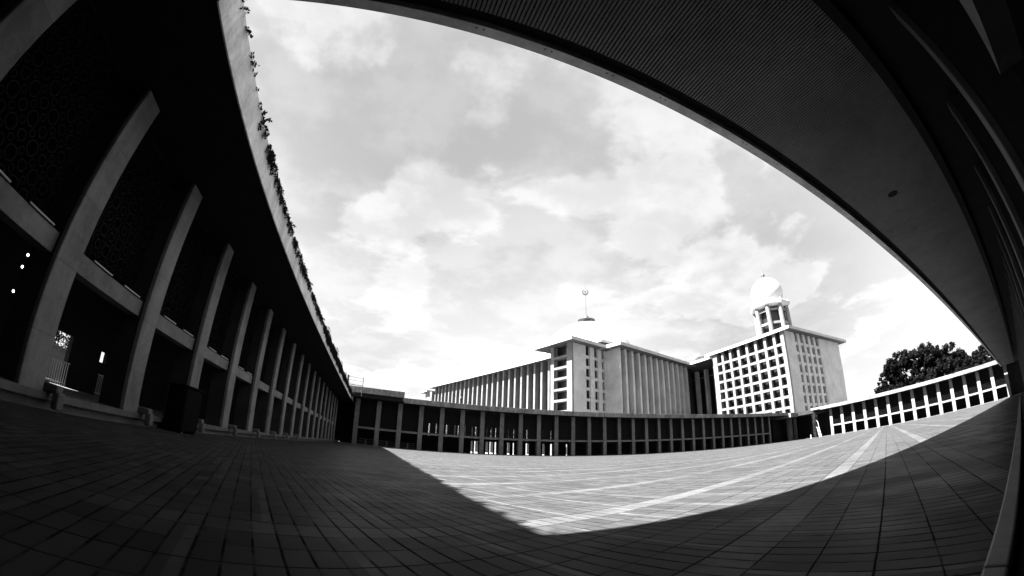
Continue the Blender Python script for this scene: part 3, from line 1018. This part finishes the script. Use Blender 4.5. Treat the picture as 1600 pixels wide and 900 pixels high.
# ------------------------------------------------------------------ small things
# stone drain spouts on the lip of the left plinth, one beside each column
def spout_mesh():
    mb = MB()
    mb.box(-0.30, 0.30, -0.115, 0.115, 0.0, 0.19)
    mb.box(0.17, 0.38, -0.115, 0.115, -0.30, 0.06)
    return mb.mesh('channel', M['plinth'])


sp_me = spout_mesh()
sp_cap = MB().box(-0.34, -0.24, -0.15, 0.15, -0.0, 0.23).mesh('collar', M['darkmetal'])
ords = ['nearest', 'second', 'third', 'fourth', 'fifth', 'sixth', 'seventh', 'eighth']
for k in range(8):
    t = thing('drain_spout', '%s stone drain spout on the lip of the left plinth' % ords[k], 'drain spout',
              (-2.52, 3.05 + 4.0 * k + 0.35, 0.362), 0, 'drain spouts along the left colonnade')
    bev(link('channel', sp_me, t), 0.04, 3)
    bev(link('collar', sp_cap, t), 0.01)

# dark draped cabinet in front of the third column
t = thing('cabinet', 'black draped cabinet hiding the foot of the third left column', 'cabinet', (-2.02, 9.35, 0))
cb = MB().box(-0.42, 0.30, -0.72, 0.55, 0.06, 1.48).build('body', M['cloth_dark'], t)
bev(cb, 0.06, 3)
bev(MB().box(-0.46, 0.34, -0.76, 0.59, 1.48, 1.55).build('top', M['cloth_dark'], t), 0.03)
for yy in (-0.6, 0.45):
    MB().box(-0.38, 0.28, yy - .04, yy + .04, 0.0, 0.06).build('foot', M['darkmetal'], t)

# railings inside the openings of the left gallery
def railing(name, label, base, rz, length, h, nbars, mat, rails=(1.0, 0.12), group=None, bar_r=0.014):
    t = thing(name, label, 'railing', base, rz, group)
    for f in rails:
        MB().box(-length / 2, length / 2, -0.03, 0.03, h * f - 0.03, h * f + 0.03).build('rail', mat, t)
    bb = MB()
    for k in range(nbars):
        x = -length / 2 + length * (k + .5) / nbars
        bb.tube((x, 0, 0.0), (x, 0, h - 0.03), bar_r, n=6)
    bb.build('bars', mat, t)
    return t


railing('railing', 'metal bar railing across the wide back opening of the left colonnade', (-11.75, 13.0, 0.36), R_(90), 1.6, 1.15, 9, M['steel'])
railing('railing', 'short bar railing across the narrow back slit of the left colonnade', (-11.75, 16.72, 0.36), R_(90), 0.7, 1.15, 5, M['steel'])
for i, x in enumerate((2.9, 6.9, 10.9)):
    railing('railing', ('first', 'second', 'third')[i] + ' plain rail barrier in the far colonnade, counted from the left', (x, 71.6, 0.1), 0, 3.1, 1.15 , 1,
            M['column_far'], rails=(0.95, 0.6, 0.25), group='barriers in the far colonnade', bar_r=0.12)

t = thing('garden_wall', 'dim outer wall with foliage seen through the back openings of the left colonnade', 'wall', (-15.4, 15.5, 0))
bev(MB().box(-0.15, 0.15, -4.5, 11.5, -0.03, 2.35).build('wall', M['column_far'], t), 0.02)
bev(MB().box(-0.22, 0.22, -4.6, 11.6, 2.35, 2.45).build('coping', M['column_far'], t), 0.02)
gt = thing('garden_bush', 'leafy bush above the outer wall behind the left colonnade', 'plant', (-16.3, 17.3, 0))
rs = random.Random(15)
lf = MB(); st = MB()
for k in range(9):
    p = Vector((rs.uniform(-.2, .2), rs.uniform(-.9, .9), 0))
    pts = [tuple(p)]
    for j in range(6):
        p = p + Vector((rs.uniform(-.1, .1), rs.uniform(-.3, .3), rs.uniform(.45, .75)))
        pts.append(tuple(p))
        if p.z > 1.6:
            for _ in range(34):
                a = Vector((rs.uniform(-1, 1), rs.uniform(-1, 1), rs.uniform(-1, 1))).normalized()
                c2 = a.orthogonal().normalized()
                q = p + Vector((rs.gauss(0, .2), rs.gauss(0, .25), rs.gauss(0, .2)))
                lf.quad(q - a * .09, q + c2 * .05, q + a * .09, q - c2 * .05)
    st.path(pts, [0.03] * 7, 5)
st.build('stem', M['bark'], gt)
lf.build('leaves', M['leaf'], gt)

# glowing lamps on the back wall of the left gallery
def lampmat():
    m, q, pb = newmat('lit_lamp')
    pb.inputs['Emission Color'].default_value = (1, 1, 1, 1)
    pb.inputs['Emission Strength'].default_value = 2.2
    return m


ML = lampmat()
for i, (y_, z_) in enumerate(((8.90, 4.97), (8.84, 4.42), (8.85, 3.36), (9.2, 5.55))):
    t = thing('wall_lamp', ('highest but one', 'third from the top', 'lowest', 'topmost')[i] + ' of four small lit lamps on the dark back wall at left', 'lamp', (-11.84, y_, z_), 0, 'small lit wall lamps')
    MB().tube((-0.05, 0, 0), (0.02, 0, 0), 0.11, n=16).build('housing', M['darkmetal'], t)
    MB().tube((0.021, 0, 0), (0.05, 0, 0), 0.05, 0.04, n=16).build('bulb', ML, t, smooth=False)

# folding ladder and potted shrub at the far right corner
t = thing('ladder', 'pale bent metal ladder leaning in the far right corner', 'ladder', (129.0, 57.9, 0), R_(70))
mb = MB()
mb.tube((-0.9, 0, 0), (0.0, 0, 3.4), 0.06).tube((-0.45, 0.5, 0), (0.45, 0.5, 3.4), 0.06)
mb.tube((0.0, 0, 3.4), (0.3, 0, 5.0), 0.06).tube((0.3, 0, 5.0), (1.7, 0, 5.6), 0.06)
mb.build('frame', M['white'], t)
for k in range(7):
    f = 0.08 + k * 0.13
    mb = MB()
    mb.tube((-0.9 + 0.9 * f, 0, 3.4 * f), (-0.45 + 0.9 * f, 0.5, 3.4 * f), 0.05)
    mb.build('rung', M['white'], t)
t = thing('shrub', 'dark climbing shrub beside the ladder in the far right corner', 'plant', (129.6, 59.4, 0))
rs = random.Random(5)
st, lf = MB(), MB()
for k in range(22):
    p = Vector((rs.uniform(-.4, .6), rs.uniform(-.4, .4), 0))
    pts = [tuple(p)]
    for j in range(7):
        p = p + Vector((rs.uniform(-.25, .3), rs.uniform(-.2, .2), rs.uniform(.5, 1.35)))
        pts.append(tuple(p))
        for _ in range(16):
            a = Vector((rs.uniform(-1, 1), rs.uniform(-1, 1), rs.uniform(-1, 1))).normalized()
            c2 = a.orthogonal().normalized()
            q = p + Vector((rs.gauss(0, .25), rs.gauss(0, .25), rs.gauss(0, .3)))
            lf.quad(q - a * .16, q + c2 * .08, q + a * .16, q - c2 * .08)
    st.path(pts, [0.03] * 8, 5)
st.build('stem', M['bark'], t)
lf.build('leaves', M['vine'], t)
t = thing('marker_post', 'tiny white post on the floor left of the corner ladder', 'post', (128.0, 60.6, 0))
MB().lathe([(0.28, 0), (0.28, 0.06), (0.10, 0.10), (0.10, 1.0), (0.14, 1.02), (0.10, 1.12)], 12).build('post', M['white'], t)

# roof guard rail frame at the far left corner
t = thing('roof_railing', 'thin metal guard frame on the roof at the far left corner', 'railing', (0.2, 66.3, 0))
for x in (-1.4, 1.3):
    MB().tube((x, 0, 8.6 if x > 0 else 9.4), (x, 0, 12.0), 0.06).build('post', M['darkmetal'], t)
MB().tube((-1.35, 0, 11.9), (1.3, 0, 11.75), 0.035).tube((-1.35, 0, 11.3), (1.3, 0, 11.2), 0.025).tube((-1.6, 0, 10.5), (1.35, 0, 10.45), 0.06).build('rail', M['darkmetal'], t)
MB().box(-1.62, -1.3, -0.2, 0.2, 10.35, 12.1).build('panel', M['darkmetal'], t)

# a person on the far gallery roof
def person_mesh(loc, rz):
    V = [(0, 0, .92), (0, .01, 1.12), (0, -.03, 1.38), (0, -.07, 1.47), (0, -.12, 1.58), (0, -.13, 1.70),
         (.10, 0, .84), (.11, -.06, .48), (.12, .02, .08), (.12, -.13, .05),
         (-.10, 0, .84), (-.11, .05, .48), (-.12, .12, .08), (-.12, -.03, .05),
         (.18, -.03, 1.36), (.22, -.06, 1.10), (.19, -.24, .94), (.17, -.33, .92),
         (-.18, -.03, 1.36), (-.23, -.02, 1.10), (-.21, -.14, .88), (-.20, -.19, .80)]
    Ed = [(0, 1), (1, 2), (2, 3), (3, 4), (4, 5), (0, 6), (6, 7), (7, 8), (8, 9), (0, 10), (10, 11), (11, 12), (12, 13),
          (2, 14), (14, 15), (15, 16), (16, 17), (2, 18), (18, 19), (19, 20), (20, 21)]
    Rr_ = [.135, .12, .13, .055, .085, .07, .085, .062, .045, .035, .085, .062, .045, .035, .06, .045, .032, .03, .06, .045, .032, .03]
    bm = bmesh.new()
    lay = bm.verts.layers.skin.verify()
    vs = [bm.verts.new(v) for v in V]
    for v, r in zip(vs, Rr_):
        v[lay].radius = (r, r)
    vs[0][lay].use_root = True
    for a, c_ in Ed:
        bm.edges.new((vs[a], vs[c_]))
    me = bpy.data.meshes.new('person')
    bm.to_mesh(me)
    bm.free()
    me.materials.append(M['cloth_black'])
    o = link('person', me, None, loc, rz)
    o.modifiers.new('skin', 'SKIN')
    sub = o.modifiers.new('sub', 'SUBSURF')
    sub.levels = sub.render_levels = 2
    # pale shirt front, following the chest
    sh = MB().lathe([(.150, 1.00), (.158, 1.12), (.160, 1.30), (.135, 1.42), (.07, 1.48)], 16, 0, -0.01)
    sh.v = [(x * 1.05, y * .98 - (z - 1.0) * .06, z) for x, y, z in sh.v]
    sh.build('shirt', M['column_far'], o, smooth=True)
    return o


pe = person_mesh((20.1, 68.2, 9.38), R_(-70))
tag(pe, 'person in pale shirt and dark trousers standing on the far colonnade roof', 'person')
